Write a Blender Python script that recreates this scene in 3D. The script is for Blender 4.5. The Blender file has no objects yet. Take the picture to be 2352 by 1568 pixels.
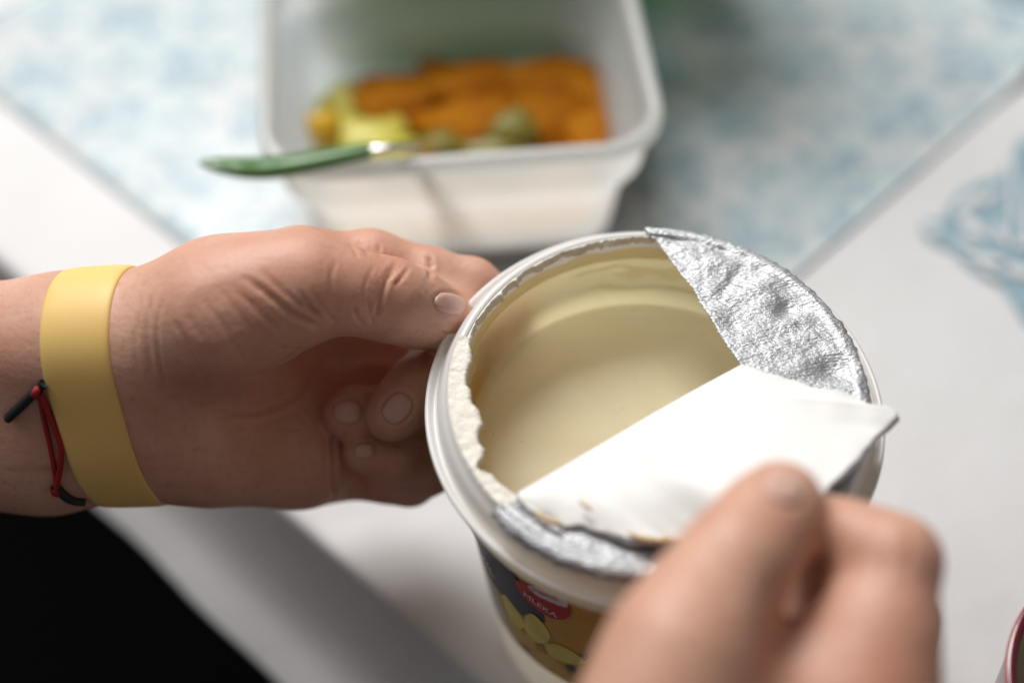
import bpy, bmesh, math, random
import numpy as np
from mathutils import Vector, Matrix, noise
from mathutils.bvhtree import BVHTree

S = bpy.context.scene
COL = S.collection
random.seed(7)

# ------------------------------------------------------------------ camera
CAM = np.array([0.0, 0.0, 0.453])           # 45 cm above the table, looking 53 degrees down
FWD = np.array([0.0, 0.604, -0.797]); DOWN = np.array([0.0, -0.797, -0.604]); RIGHT = np.array([1.0, 0, 0])
FPX = 50 / 36 * 2352
cd = bpy.data.cameras.new('camera'); cam = bpy.data.objects.new('camera', cd); COL.objects.link(cam)
cam.location = CAM; cam.rotation_euler = (math.asin(0.604), 0, 0)
cd.lens = 50; cd.sensor_width = 36; cd.clip_start = 0.01; cd.clip_end = 50
cd.dof.use_dof = True; cd.dof.focus_distance = 0.409; cd.dof.aperture_fstop = 2.6; cd.dof.aperture_blades = 9
S.camera = cam

# ------------------------------------------------------------------ world and lamps
W = bpy.data.worlds.new('World'); S.world = W; W.use_nodes = True
bg = W.node_tree.nodes['Background']; bg.inputs[0].default_value = (1.0, 0.91, 0.85, 1); bg.inputs[1].default_value = 0.16

def area(name, loc, target, sx, sy, power, color):
    l = bpy.data.lights.new(name, 'AREA'); l.shape = 'RECTANGLE'; l.size = sx; l.size_y = sy
    l.energy = power; l.color = color
    o = bpy.data.objects.new(name, l); COL.objects.link(o); o.location = loc
    o.rotation_euler = (Vector(target) - Vector(loc)).to_track_quat('-Z', 'Y').to_euler()
    return o
area('window_light', (-0.34, 1.08, 1.15), (0.02, 0.25, 0.08), 0.56, 0.52, 20.3, (1.0, 0.985, 0.96))
area('side_fill_light', (-0.95, 0.52, 1.10), (0.0, 0.3, 0.05), 0.6, 0.6, 2.6, (0.97, 0.985, 1.0))  # added fill lamp, brightens the left side and the thumb

S.view_settings.view_transform = 'Standard'; S.view_settings.look = 'None'
S.view_settings.exposure = 0.12; S.view_settings.gamma = 1.0
S.render.engine = 'CYCLES'
S.cycles.use_denoising = True
S.cycles.max_bounces = 10; S.cycles.diffuse_bounces = 5; S.cycles.transmission_bounces = 8; S.cycles.transparent_max_bounces = 12
S.cycles.caustics_reflective = False; S.cycles.caustics_refractive = False

# ------------------------------------------------------------------ measuring helpers
def ray(px, py):
    a = (px - 1176) / FPX; b = (py - 784) / FPX
    return RIGHT * a + DOWN * b + FWD
def at_depth(px, py, d):
    return CAM + ray(px, py) * d
def at_height(px, py, z=0.0):
    r = ray(px, py); return CAM + r * ((z - CAM[2]) / r[2])
def V(a): return Vector((float(a[0]), float(a[1]), float(a[2])))

# ------------------------------------------------------------------ object helpers
def tag(o, label=None, cat=None, group=None, kind=None):
    if label: o['label'] = label
    if cat: o['category'] = cat
    if group: o['group'] = group
    if kind: o['kind'] = kind
    return o
def empty(name, loc, label, cat, group=None):
    o = bpy.data.objects.new(name, None); COL.objects.link(o); o.location = loc; o.empty_display_size = 0.02
    return tag(o, label, cat, group)
def mesh_obj(name, verts, faces, mats, parent=None, smooth=True, fmat=None):
    me = bpy.data.meshes.new(name)
    me.from_pydata([tuple(map(float, v)) for v in verts], [], [tuple(int(i) for i in f) for f in faces])
    for m in (mats if isinstance(mats, (list, tuple)) else [mats]): me.materials.append(m)
    if fmat is not None: me.polygons.foreach_set('material_index', fmat)
    if smooth: me.polygons.foreach_set('use_smooth', [True] * len(me.polygons))
    me.update()
    o = bpy.data.objects.new(name, me); COL.objects.link(o)
    if parent:
        o.parent = parent; o.matrix_parent_inverse = Matrix.Translation(-parent.location) if parent.parent is None else parent.matrix_parent_inverse.copy()
        if parent.parent is not None: o.matrix_parent_inverse = Matrix.Identity(4)
    return o
def fix_normals(o):
    bm = bmesh.new(); bm.from_mesh(o.data); bmesh.ops.recalc_face_normals(bm, faces=bm.faces); bm.to_mesh(o.data); bm.free()
def grid_faces(nu, nv, wrap_u=False, wrap_v=False):
    f = []
    for i in range(nu if wrap_u else nu - 1):
        for j in range(nv if wrap_v else nv - 1):
            i2 = (i + 1) % nu; j2 = (j + 1) % nv
            f.append((i * nv + j, i2 * nv + j, i2 * nv + j2, i * nv + j2))
    return f
def lathe(profile, center, seg=160):
    v = []
    for i in range(seg):
        a = 2 * math.pi * i / seg
        for r, z in profile: v.append((center[0] + r * math.cos(a), center[1] + r * math.sin(a), center[2] + z))
    return v, grid_faces(seg, len(profile), wrap_u=True)
def tube(pts, rad, seg=10, cap=True):
    pts = [V(p) for p in pts]; n = len(pts)
    rad = rad if isinstance(rad, (list, tuple)) else [rad] * n
    v, f = [], []; up = None
    for i, p in enumerate(pts):
        t = (pts[min(i + 1, n - 1)] - pts[max(i - 1, 0)]).normalized()
        if up is None: up = t.orthogonal().normalized()
        up = (up - t * up.dot(t)).normalized(); w = t.cross(up)
        for k in range(seg):
            a = 2 * math.pi * k / seg; v.append(p + (up * math.cos(a) + w * math.sin(a)) * rad[i])
    f = grid_faces(n, seg, wrap_v=True)
    if cap: f += [tuple(range(seg))[::-1], tuple((n - 1) * seg + k for k in range(seg))]
    return v, f
def smooth_line(pts, n):
    pts = np.array(pts, float); m = len(pts); out = []
    for q in np.linspace(0, m - 1, n):
        i = min(int(q), m - 2); t = q - i
        p0, p1, p2, p3 = pts[max(i - 1, 0)], pts[i], pts[i + 1], pts[min(i + 2, m - 1)]
        out.append(.5 * (2 * p1 + (p2 - p0) * t + (2 * p0 - 5 * p1 + 4 * p2 - p3) * t * t + (3 * p1 - p0 - 3 * p2 + p3) * t ** 3))
    return np.array(out)
def resample(pts, n):
    pts = np.array(pts, float); d = np.r_[0, np.cumsum(np.linalg.norm(np.diff(pts, axis=0), axis=1))]
    s = np.linspace(0, d[-1], n); return np.stack([np.interp(s, d, pts[:, k]) for k in range(pts.shape[1])], 1)
def merge(parts):
    v, f = [], []
    for a, b in parts:
        o = len(v); v += list(a); f += [tuple(i + o for i in q) for q in b]
    return v, f

# ------------------------------------------------------------------ materials
def mat(name, color=(.8, .8, .8), rough=.5, metal=0, spec=.5, sss=0, sss_rad=(.004, .0015, .0008), bump=None, coat=0):
    m = bpy.data.materials.new(name); m.use_nodes = True; b = m.node_tree.nodes['Principled BSDF']
    b.inputs['Base Color'].default_value = (*color, 1); b.inputs['Roughness'].default_value = rough
    b.inputs['Metallic'].default_value = metal; b.inputs['Specular IOR Level'].default_value = spec
    if coat: b.inputs['Coat Weight'].default_value = coat; b.inputs['Coat Roughness'].default_value = .15
    if sss:
        b.inputs['Subsurface Weight'].default_value = sss; b.inputs['Subsurface Radius'].default_value = sss_rad; b.inputs['Subsurface Scale'].default_value = 1
    if bump:
        sc, st, dist = bump; add_bump(m, sc, st, dist)
    return m
def N(m, t, **kw):
    n = m.node_tree.nodes.new(t)
    for k, v in kw.items():
        if k in n.inputs: n.inputs[k].default_value = v
        else: setattr(n, k, v)
    return n
def L(m, a, b): m.node_tree.links.new(a, b)
def P(m): return m.node_tree.nodes['Principled BSDF']
def obj_coord(m, scale=(1, 1, 1), rot=(0, 0, 0)):
    tc = N(m, 'ShaderNodeTexCoord'); mp = N(m, 'ShaderNodeMapping'); mp.inputs['Scale'].default_value = scale; mp.inputs['Rotation'].default_value = rot
    L(m, tc.outputs['Object'], mp.inputs['Vector']); return mp.outputs[0]
def add_bump(m, scale, strength, dist, vec=None, detail=4):
    n = N(m, 'ShaderNodeTexNoise', Scale=scale, Detail=detail); L(m, vec or obj_coord(m), n.inputs['Vector'])
    b = N(m, 'ShaderNodeBump', Strength=strength, Distance=dist); L(m, n.outputs['Fac'], b.inputs['Height'])
    prev = P(m).inputs['Normal'].links
    if prev: L(m, prev[0].from_socket, b.inputs['Normal'])
    L(m, b.outputs[0], P(m).inputs['Normal']); return b
def mix_color(m, fac, c1, c2):
    x = N(m, 'ShaderNodeMix', data_type='RGBA')
    if hasattr(fac, 'node'): L(m, fac, x.inputs[0])
    for s, i in ((c1, 6), (c2, 7)):
        if hasattr(s, 'node'): L(m, s, x.inputs[i])
        else: x.inputs[i].default_value = (*s, 1)
    return x.outputs[2]
def ramp(m, fac, a, b):
    r = N(m, 'ShaderNodeMapRange'); r.inputs[1].default_value = a; r.inputs[2].default_value = b; L(m, fac, r.inputs[0]); return r.outputs[0]
def noise_tex(m, scale, detail=3, vec=None, rough=.5):
    n = N(m, 'ShaderNodeTexNoise', Scale=scale, Detail=detail, Roughness=rough); L(m, vec or obj_coord(m), n.inputs['Vector']); return n.outputs['Fac']
def math_n(m, op, a, b=None):
    n = N(m, 'ShaderNodeMath', operation=op)
    for i, s in enumerate((a, b)):
        if s is None: continue
        if hasattr(s, 'node'): L(m, s, n.inputs[i])
        else: n.inputs[i].default_value = s
    return n.outputs[0]

SKIN = mat('skin', (.58, .34, .24), .58, spec=.85, sss=.22, sss_rad=(.0060, .0020, .0010))
c = mix_color(SKIN, ramp(SKIN, noise_tex(SKIN, 55, 4), .35, .7), (.635, .365, .262), (.555, .28, .185))
c = mix_color(SKIN, ramp(SKIN, noise_tex(SKIN, 420, 3), .55, .8), c, (.54, .26, .165))
c = mix_color(SKIN, math_n(SKIN, 'MULTIPLY', ramp(SKIN, noise_tex(SKIN, 21, 3), .48, .72), .55), c, (.58, .23, .155))
L(SKIN, c, P(SKIN).inputs['Base Color'])
_v = N(SKIN, 'ShaderNodeTexVoronoi', Scale=900.0); L(SKIN, obj_coord(SKIN, (1, .55, 1)), _v.inputs['Vector'])
_b = N(SKIN, 'ShaderNodeBump', Strength=.16, Distance=.0003); L(SKIN, _v.outputs['Distance'], _b.inputs['Height']); L(SKIN, _b.outputs[0], P(SKIN).inputs['Normal'])
add_bump(SKIN, 300, .34, .0007, obj_coord(SKIN, (.45, 1, 1)), 5)
NAIL = mat('nail', (.70, .41, .34), .36, spec=.4, sss=.3, sss_rad=(.003, .0015, .001))
def translucent_mix(m, color, fac):
    t = N(m, 'ShaderNodeBsdfTranslucent'); t.inputs[0].default_value = (*color, 1); x = N(m, 'ShaderNodeMixShader'); x.inputs[0].default_value = fac
    out = m.node_tree.nodes['Material Output']; L(m, P(m).outputs[0], x.inputs[1]); L(m, t.outputs[0], x.inputs[2]); L(m, x.outputs[0], out.inputs[0])
PLASTIC = mat('white_plastic', (.92, .92, .915), .33, spec=.5, sss=.15, sss_rad=(.002, .002, .002)); add_bump(PLASTIC, 700, .05, .0003); translucent_mix(PLASTIC, (.97, .96, .93), .75)
RIM_PLASTIC = mat('rim_plastic', (.93, .93, .925), .3); translucent_mix(RIM_PLASTIC, (.97, .97, .96), .30)
CREAM = mat('cream', (.80, .66, .37), .38, spec=.45, sss=.6, sss_rad=(.011, .010, .005))
_n = N(CREAM, 'ShaderNodeTexVoronoi', Scale=230.0); L(CREAM, obj_coord(CREAM), _n.inputs['Vector'])
_spk = math_n(CREAM, 'LESS_THAN', _n.outputs['Distance'], .085)
_tex = N(CREAM, 'ShaderNodeSeparateColor'); L(CREAM, _n.outputs['Color'], _tex.inputs[0])
_spk = math_n(CREAM, 'MULTIPLY', _spk, math_n(CREAM, 'GREATER_THAN', _tex.outputs[0], .62))
c = mix_color(CREAM, ramp(CREAM, noise_tex(CREAM, 45, 3), .35, .7), (.92, .82, .56), (.90, .79, .50))
c = mix_color(CREAM, math_n(CREAM, 'MULTIPLY', _spk, .6), c, (.20, .15, .08)); L(CREAM, c, P(CREAM).inputs['Base Color'])
add_bump(CREAM, 160, .12, .001)
COAT = CREAM.copy(); COAT.name = 'cream_coating'; translucent_mix(CREAM, (.99, .86, .54), .45); translucent_mix(COAT, (1.0, .88, .56), .94)
SMEAR = mat('cream_smear', (.88, .82, .66), .4, bump=(300, .3, .001)); translucent_mix(SMEAR, (.98, .93, .78), .8)
RESIDUE = mat('lid_residue', (.88, .85, .76), .75, spec=.2, sss=.2, sss_rad=(.002, .002, .0015)); add_bump(RESIDUE, 1100, .6, .0008); add_bump(RESIDUE, 330, .4, .0012)
FOIL = mat('silver_foil', (.56, .572, .59), .54, metal=1)
add_bump(FOIL, 640, .75, .0008, obj_coord(FOIL, (1.0, 2.4, 1.5), (0, 0, math.radians(-38))), 3)
add_bump(FOIL, 90, .25, .003, obj_coord(FOIL, (1, 1.7, 1), (0, 0, math.radians(25))), 4)
FOIL_WHITE = mat('foil_underside', (.87, .87, .855), .5, spec=.35); add_bump(FOIL_WHITE, 700, .08, .0004, obj_coord(FOIL_WHITE, (1, 3, 1), (0, 0, -.5)))
BAND = mat('yellow_silicone', (.84, .56, .18), .55, spec=.6, coat=0, sss=.15, sss_rad=(.003, .002, .0005), bump=(1500, .08, .0002))
BLACK = mat('black_cord', (.012, .012, .014), .6, bump=(1800, .6, .0004))
RED = mat('red_thread', (.32, .008, .012), .65, bump=(2200, .7, .0004))
NAVY_CLOTH = mat('navy_trousers', (.018, .026, .06), .9, spec=.1, bump=(900, .4, .0005))
FLOOR = mat('shaded_floor', (.010, .009, .009), .9, spec=.1, bump=(40, .2, .002))  # near-black colour holds the shade under the table

# ------------------------------------------------------------------ setting: floor
mesh_obj('floor', [(-2, -1.5, -.72), (2, -1.5, -.72), (2, 3, -.72), (-2, 3, -.72)], [(0, 1, 2, 3)], FLOOR)['kind'] = 'structure'

# ------------------------------------------------------------------ tablecloth with its drape over the table edge
CLOTH = mat('tablecloth', (.80, .80, .81), .6, spec=.3)
_w = N(CLOTH, 'ShaderNodeTexWave', Scale=420.0, Distortion=.6); _w.wave_type = 'BANDS'; L(CLOTH, obj_coord(CLOTH, (1, 1, 1), (0, 0, .78)), _w.inputs['Vector'])
_b = N(CLOTH, 'ShaderNodeBump', Strength=.10, Distance=.0004); L(CLOTH, _w.outputs['Fac'], _b.inputs['Height']); L(CLOTH, _b.outputs[0], P(CLOTH).inputs['Normal'])
add_bump(CLOTH, 9, .35, .01); add_bump(CLOTH, 60, .12, .003)
L(CLOTH, mix_color(CLOTH, ramp(CLOTH, noise_tex(CLOTH, 25, 4), .4, .75), (.72, .72, .735), (.69, .69, .695)), P(CLOTH).inputs['Base Color'])
E0 = np.array([-.045, .232]); ED = np.array([-.738, .675]); EN = np.array([-.675, -.738])
cloth = empty('tablecloth', (.2, .5, 0), 'white tablecloth covering the table, its hem hanging over the near edge', 'tablecloth')
v = []; prof = [(-1.1, 0), (-.8, 0), (-.5, 0), (-.3, 0), (-.15, 0), (-.05, 0), (-.01, 0), (-.006, 0), (-.003, -.0001), (-.001, -.0006), (.0006, -.0018), (.0014, -.004), (.002, -.010), (.003, -.03), (.006, -.046), (.011, -.056), (.020, -.064), (.032, -.070), (.0325, -.072), (.030, -.0715)]
ss = np.linspace(-1.0, 1.0, 141)
for s in ss:
    for o_, z in prof:
        wob = .0012 * math.sin(s * 37) * max(0, -z) / .1 + .0008 * math.sin(s * 83 + 1) * max(0, -z) / .1
        p = E0 + ED * s + EN * (o_ + wob)
        v.append((p[0], p[1], z))
mesh_obj('cloth_sheet', v, grid_faces(len(ss), len(prof)), CLOTH, cloth)

# printed ornaments on the cloth (flat print laid on the weave)
PRINT = mat('blue_print', (.27, .40, .475), .65, spec=.25, bump=(90, .15, .002))
L(PRINT, mix_color(PRINT, ramp(PRINT, noise_tex(PRINT, 70, 4), .35, .75), (.25, .385, .465), (.36, .47, .53)), P(PRINT).inputs['Base Color'])
def flat_poly(name, pts, z, m, parent):
    bm = bmesh.new(); vs = [bm.verts.new((p[0], p[1], z)) for p in pts]; f = bm.faces.new(vs); bm.normal_update()
    if f.normal.z < 0: f.normal_flip()
    bmesh.ops.triangulate(bm, faces=bm.faces); me = bpy.data.meshes.new(name); bm.to_mesh(me); bm.free(); me.materials.append(m)
    o = bpy.data.objects.new(name, me); COL.objects.link(o); o.parent = parent; o.matrix_parent_inverse = Matrix.Translation(-parent.location); return o
def px_poly(pts): return [at_height(x, y, 0)[:2] for x, y in smooth_line(list(pts) + [pts[0]], len(pts) * 5)[:-1]]
zz = lambda pts: [(1378 + .476 * x, .476 * y) for x, y in pts]
ORN = [zz(q) for q in (
 [(1690, 985), (1740, 930), (1830, 885), (1925, 860), (1945, 800), (1965, 860), (1990, 760), (2040, 680), (2300, 620), (2320, 1500), (2100, 1600), (1965, 1440), (1930, 1390), (1840, 1340), (1740, 1270), (1690, 1215), (1620, 1190), (1545, 1130), (1570, 1080), (1640, 1060), (1700, 1075), (1665, 1030)],
 [(1860, -30), (1990, 20), (2180, 70), (2280, -100), (1980, -140)], [(2200, 60), (2460, 180), (2700, 120), (2520, -120), (2330, -110)])]
for k, q in enumerate(ORN): flat_poly('printed_ornament', px_poly(q), .0012 + .00012 * k, PRINT, cloth)
def leaf(cx, cy, a, b_, deg):
    r = math.radians(deg); pts = []
    for k in range(20):
        t = 2 * math.pi * k / 20; x, y = a * math.cos(t), b_ * math.sin(t) * (1 - .25 * math.cos(t)); pts.append((cx + x * math.cos(r) - y * math.sin(r), cy + x * math.sin(r) + y * math.cos(r)))
    return [at_height(px, py, 0)[:2] for px, py in zz(pts)]
LACE = CLOTH.copy(); LACE.name = 'white_print'
for k, q in enumerate([(1775, 985, 80, 26, -35), (1605, 1125, 42, 24, 20), (1800, 1110, 90, 30, 38), (1985, 960, 14, 190, 0), (1880, 960, 70, 20, -30), (1760, 1190, 60, 16, 30), (1860, 1265, 100, 22, 8), (1930, 1150, 60, 22, 60), (1880, 1330, 70, 14, 35), (2020, 1330, 70, 26, 20), (2080, 1000, 30, 160, 8), (2060, 1180, 70, 24, -20), (2160, 860, 30, 120, 20), (2170, 1250, 36, 120, -14)]):
    flat_poly('printed_leaf', leaf(*q), .0018 + .0001 * k, LACE, cloth)

# ------------------------------------------------------------------ blue patterned mat laid corner-wise
MATM = mat('mat_print', (.6, .65, .68), .38, spec=.5)
uvn = N(MATM, 'ShaderNodeUVMap'); sc = N(MATM, 'ShaderNodeVectorMath', operation='SCALE'); sc.inputs['Scale'].default_value = 7.5; L(MATM, uvn.outputs[0], sc.inputs[0])
fr = N(MATM, 'ShaderNodeVectorMath', operation='FRACTION'); L(MATM, sc.outputs[0], fr.inputs[0])
cen = N(MATM, 'ShaderNodeVectorMath', operation='SUBTRACT'); cen.inputs[1].default_value = (.5, .5, 0); L(MATM, fr.outputs[0], cen.inputs[0])
ab = N(MATM, 'ShaderNodeVectorMath', operation='ABSOLUTE'); L(MATM, cen.outputs[0], ab.inputs[0])
sx = N(MATM, 'ShaderNodeSeparateXYZ'); L(MATM, ab.outputs[0], sx.inputs[0]); X, Y = sx.outputs[0], sx.outputs[1]
ln = N(MATM, 'ShaderNodeVectorMath', operation='LENGTH'); L(MATM, cen.outputs[0], ln.inputs[0]); R = ln.outputs['Value']
s1 = math_n(MATM, 'ADD', X, Y); d1 = math_n(MATM, 'ABSOLUTE', math_n(MATM, 'SUBTRACT', X, Y))
star = math_n(MATM, 'LESS_THAN', math_n(MATM, 'MULTIPLY', X, Y), .018)
star = math_n(MATM, 'MULTIPLY', star, math_n(MATM, 'LESS_THAN', R, .42))
ring = math_n(MATM, 'LESS_THAN', math_n(MATM, 'ABSOLUTE', math_n(MATM, 'SUBTRACT', R, .30)), .035)
pet = math_n(MATM, 'MULTIPLY', math_n(MATM, 'LESS_THAN', d1, .11), math_n(MATM, 'GREATER_THAN', s1, .62))
frame = math_n(MATM, 'GREATER_THAN', math_n(MATM, 'MAXIMUM', X, Y), .475)
pat = math_n(MATM, 'MAXIMUM', math_n(MATM, 'MAXIMUM', star, ring), math_n(MATM, 'MULTIPLY', pet, .9))
pat = math_n(MATM, 'MULTIPLY', pat, math_n(MATM, 'SUBTRACT', 1.0, frame))
wear = ramp(MATM, noise_tex(MATM, 60, 4), .25, .6); pat = math_n(MATM, 'MULTIPLY', pat, wear)
basec = mix_color(MATM, ramp(MATM, noise_tex(MATM, 28, 3), .4, .7), (.50, .58, .612), (.59, .605, .615))
L(MATM, mix_color(MATM, pat, basec, (.31, .42, .49)), P(MATM).inputs['Base Color']); add_bump(MATM, 400, .1, .0006); add_bump(MATM, 14, .25, .004)
MATE = mat('mat_edge', (.42, .45, .46), .7, bump=(400, .2, .0005))
mc = np.array([.003, .264]); da = np.array([.712, .702]) ; db = np.array([-.737, .676]); LA, LB = .365, .375
nu = nv = 61; v = []; 
for i in range(nu):
    for j in range(nv):
        a, b = i / (nu - 1), j / (nv - 1); p = mc + da * LA * a + db * LB * b
        z = .0019 + .0006 * noise.noise(Vector((p[0] * 14, p[1] * 14, 0)))
        # the far right corner has sprung up a little
        k = max(0, a - .80) / .2 * max(0, 1 - b * 5); z += .012 * k * k
        v.append((p[0], p[1], z))
nb = len(v); f = grid_faces(nu, nv); fm = [0] * len(f)
ring_i = [i * nv for i in range(nu)] + [(nu - 1) * nv + j for j in range(1, nv)] + [i * nv + nv - 1 for i in range(nu - 2, -1, -1)] + [j for j in range(nv - 2, 0, -1)]
for i in ring_i: v.append((v[i][0], v[i][1], v[i][2] - .0010))
for k in range(len(ring_i)): f.append((ring_i[k], ring_i[(k + 1) % len(ring_i)], nb + (k + 1) % len(ring_i), nb + k)); fm.append(1)
mt = mesh_obj('placemat', v, f, [MATM, MATE], fmat=fm)
uvl = mt.data.uv_layers.new(name='UVMap')
for lp in mt.data.loops:
    i = lp.vertex_index
    if i < nb: uvl.data[lp.index].uv = ((i // nv) / (nu - 1), (i % nv) / (nv - 1))
tag(mt, 'pale blue tile patterned square mat laid corner-wise on the white tablecloth', 'placemat')

# ------------------------------------------------------------------ the plastic tub
RC = np.array([.0401, .2289, .1299])       # centre of the rim
tub = empty('plastic_tub', (RC[0], RC[1], .0), 'open white round tub with half peeled foil lid, held in the left hand', 'tub')
def cone_r(h): return .0573 - (h - .020) * (.0573 - .0486) / .080
body = [(.0, .127), (.045, .127), (.0462, .1262), (cone_r(.120), .120), (cone_r(.1), .1), (cone_r(.06), .06), (cone_r(.02), .02), (.0576, .0186), (.0605, .0184), (.0622, .0178), (.0624, .0165), (.0622, .0120), (.0628, .0105), (.0643, .0097), (.0648, .0088), (.0646, .0079), (.0639, .0076), (.0632, .0082), (.0626, .0092), (.0619, .0094), (.0613, .0086), (.0611, .0060), (.0603, .0045), (.0598, .0030), (.0590, .0024), (.0585, .0014), (.0581, .0005), (.0574, .0), (.0563, .0002), (.0558, .0010), (.0556, .0026), (.0553, .0080), (.0552, .0095)]
vv, ff = lathe([(r, -h) for r, h in body], RC, 200)
b = mesh_obj('tub_body', vv, ff, [PLASTIC, RIM_PLASTIC], tub, fmat=[1 if q[0] % len(body) >= 8 else 0 for q in ff])

# label printed round the body: each print a thin sheet following the wall
def cone_point(th, h, lift): r = cone_r(h) + lift; return np.array([RC[0] + r * math.cos(th), RC[1] + r * math.sin(th), RC[2] - h])
def cone_hit(px, py):
    d = ray(px, py); lo = None; prev = None
    for t in np.arange(.33, .56, .0004):
        p = CAM + d * t; h = RC[2] - p[2]; val = math.hypot(p[0] - RC[0], p[1] - RC[1]) - cone_r(h)
        if prev is not None and prev > 0 >= val and h > .012: return math.atan2(p[1] - RC[1], p[0] - RC[0]), h
        prev = val
    return None
def wrap_sheet(name, poly, lift, m, parent):
    bm = bmesh.new(); vs = [bm.verts.new((a * .054, -h, 0)) for a, h in poly]; bm.faces.new(vs)
    bmesh.ops.triangulate(bm, faces=bm.faces)
    for _ in range(7):
        es = [e for e in bm.edges if e.calc_length() > .0035]
        if not es: break
        bmesh.ops.subdivide_edges(bm, edges=es, cuts=1)
        bmesh.ops.triangulate(bm, faces=bm.faces)
    return wrap_bm(name, bm, lift, m, parent)
def wrap_bm(name, bm, lift, m, parent):
    for q in bm.verts: q.co = V(cone_point(q.co.x / .054, -q.co.y, lift))
    bmesh.ops.recalc_face_normals(bm, faces=bm.faces); bm.normal_update()
    for q in bm.faces:
        c_ = q.calc_center_median()
        if q.normal.dot(Vector((c_.x - RC[0], c_.y - RC[1], 0))) < 0: q.normal_flip()
    me = bpy.data.meshes.new(name); bm.to_mesh(me); bm.free(); me.materials.append(m)
    o = bpy.data.objects.new(name, me); COL.objects.link(o); o.parent = parent
    o.matrix_parent_inverse = Matrix.Translation(-parent.location) if parent.parent is None else Matrix.Identity(4)
    return o
# source pixels of the full photograph (r6: the zoomed crop they were read from)
def r6(x, y): return cone_hit((1950 + x / 2.953) / 1.7415, (2200 + y / 2.953) / 1.7415)
INK = dict(yellow=(.72, .40, .03), navy=(.016, .018, .040), red=(.52, .01, .015), white=(.8, .78, .76), petal=(.90, .76, .12), heart=(.55, .22, .03), amber=(.72, .44, .05), pod=(.03, .018, .012), pale=(.62, .56, .46))
INKM = {k: mat('ink_' + k, c_, .35, bump=(500, .08, .0004)) for k, c_ in INK.items()}
for k in ('petal', 'yellow'):
    m_ = INKM[k]; L(m_, mix_color(m_, ramp(m_, noise_tex(m_, 90, 3), .35, .7), INK[k], tuple(.8 * q for q in INK[k])), P(m_).inputs['Base Color'])
th0, th1 = -3.6, -.4
lab_pts = [(th0, .0205)] + [(th0 + (th1 - th0) * i / 24, .0205) for i in range(1, 25)] + [(th1 - (th1 - th0) * i / 24, .1000) for i in range(25)]
label = wrap_sheet('label', lab_pts, .00012, INKM['yellow'], tub)
def decal(name, pts, lift, m, smooth=True):
    q = smooth_line(list(pts) + [pts[0]], len(pts) * 5)[:-1] if smooth else pts
    hits = [r6(x, y) for x, y in q]; hits = [h for h in hits if h]
    if len(hits) < 3: return None
    hits = [(a if a < .5 else a - 2 * math.pi, min(max(h, .0207), .0999)) for a, h in hits]
    return wrap_sheet(name, hits, lift, m, label)
a0, h0 = r6(320, 300); nav = [(th0, .0207), (a0, .0207)]
navy_edge = [r6(x, y) for x, y in ((430, 500), (560, 640), (670, 750), (690, 840))]
navy_low = [r6(x, y) for x, y in ((640, 800), (560, 720), (470, 740), (440, 800), (380, 740), (300, 760), (230, 690), (170, 560))]
fixa = lambda q: (q[0] if q[0] < .5 else q[0] - 2 * math.pi, q[1])
hh = [fixa(q) for q in navy_edge]
wrap_sheet('printed_panel', nav + hh + [(hh[-1][0] - .12, .064), (hh[-1][0] - .45, .068), (th0, .068)], .00022, INKM['navy'], label)
wrap_sheet('printed_panel', [(th0, .0682), (hh[-1][0] - .45, .0682), (hh[-1][0] - .30, .0999), (th0, .0999)], .0002, INKM['pale'], label)
decal('printed_petal', [(180, 520), (225, 520), (330, 660), (420, 780), (440, 900), (340, 930), (260, 760)], .00034, INKM['petal'])
decal('printed_petal', [(450, 760), (520, 735), (600, 780), (700, 900), (750, 1000), (700, 1080), (560, 1060), (450, 920)], .00036, INKM['petal'])
decal('printed_petal', [(220, 790), (300, 830), (420, 940), (560, 1060), (600, 1130), (520, 1150), (400, 1080), (290, 960)], .00035, INKM['amber'])
decal('printed_petal', [(680, 1090), (820, 1090), (980, 1160), (1120, 1260), (1140, 1310), (1030, 1330), (880, 1300), (740, 1220)], .00036, INKM['petal'])
decal('printed_petal', [(540, 1140), (700, 1200), (850, 1310), (960, 1420), (1040, 1540), (960, 1560), (800, 1440), (640, 1300)], .00034, INKM['amber'])
decal('printed_heart', [(590, 1110), (640, 1110), (680, 1150), (650, 1180), (600, 1160)], .0005, INKM['heart'])
decal('printed_pod', [(1090, 1215), (1180, 1215), (1205, 1250), (1150, 1285), (1120, 1250)], .00042, INKM['pod'])
decal('printed_pod', [(900, 1300), (990, 1330), (1060, 1400), (1040, 1440), (960, 1390)], .0003, INKM['pod'])
decal('printed_pod', [(380, 1060), (440, 1090), (500, 1160), (480, 1180), (410, 1130)], .0003, INKM['pod'])
decal('printed_badge', [(320, 312), (380, 345), (440, 365), (600, 415), (760, 470), (880, 505), (950, 570), (985, 660), (985, 740), (940, 785), (860, 798), (760, 780), (660, 725), (560, 650), (460, 560), (380, 450)], .0005, INKM['red'])
decal('badge_field', [(450, 375), (620, 425), (780, 475), (890, 515), (955, 600), (950, 645), (860, 625), (700, 560), (560, 480)], .00062, INKM['white'])
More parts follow.
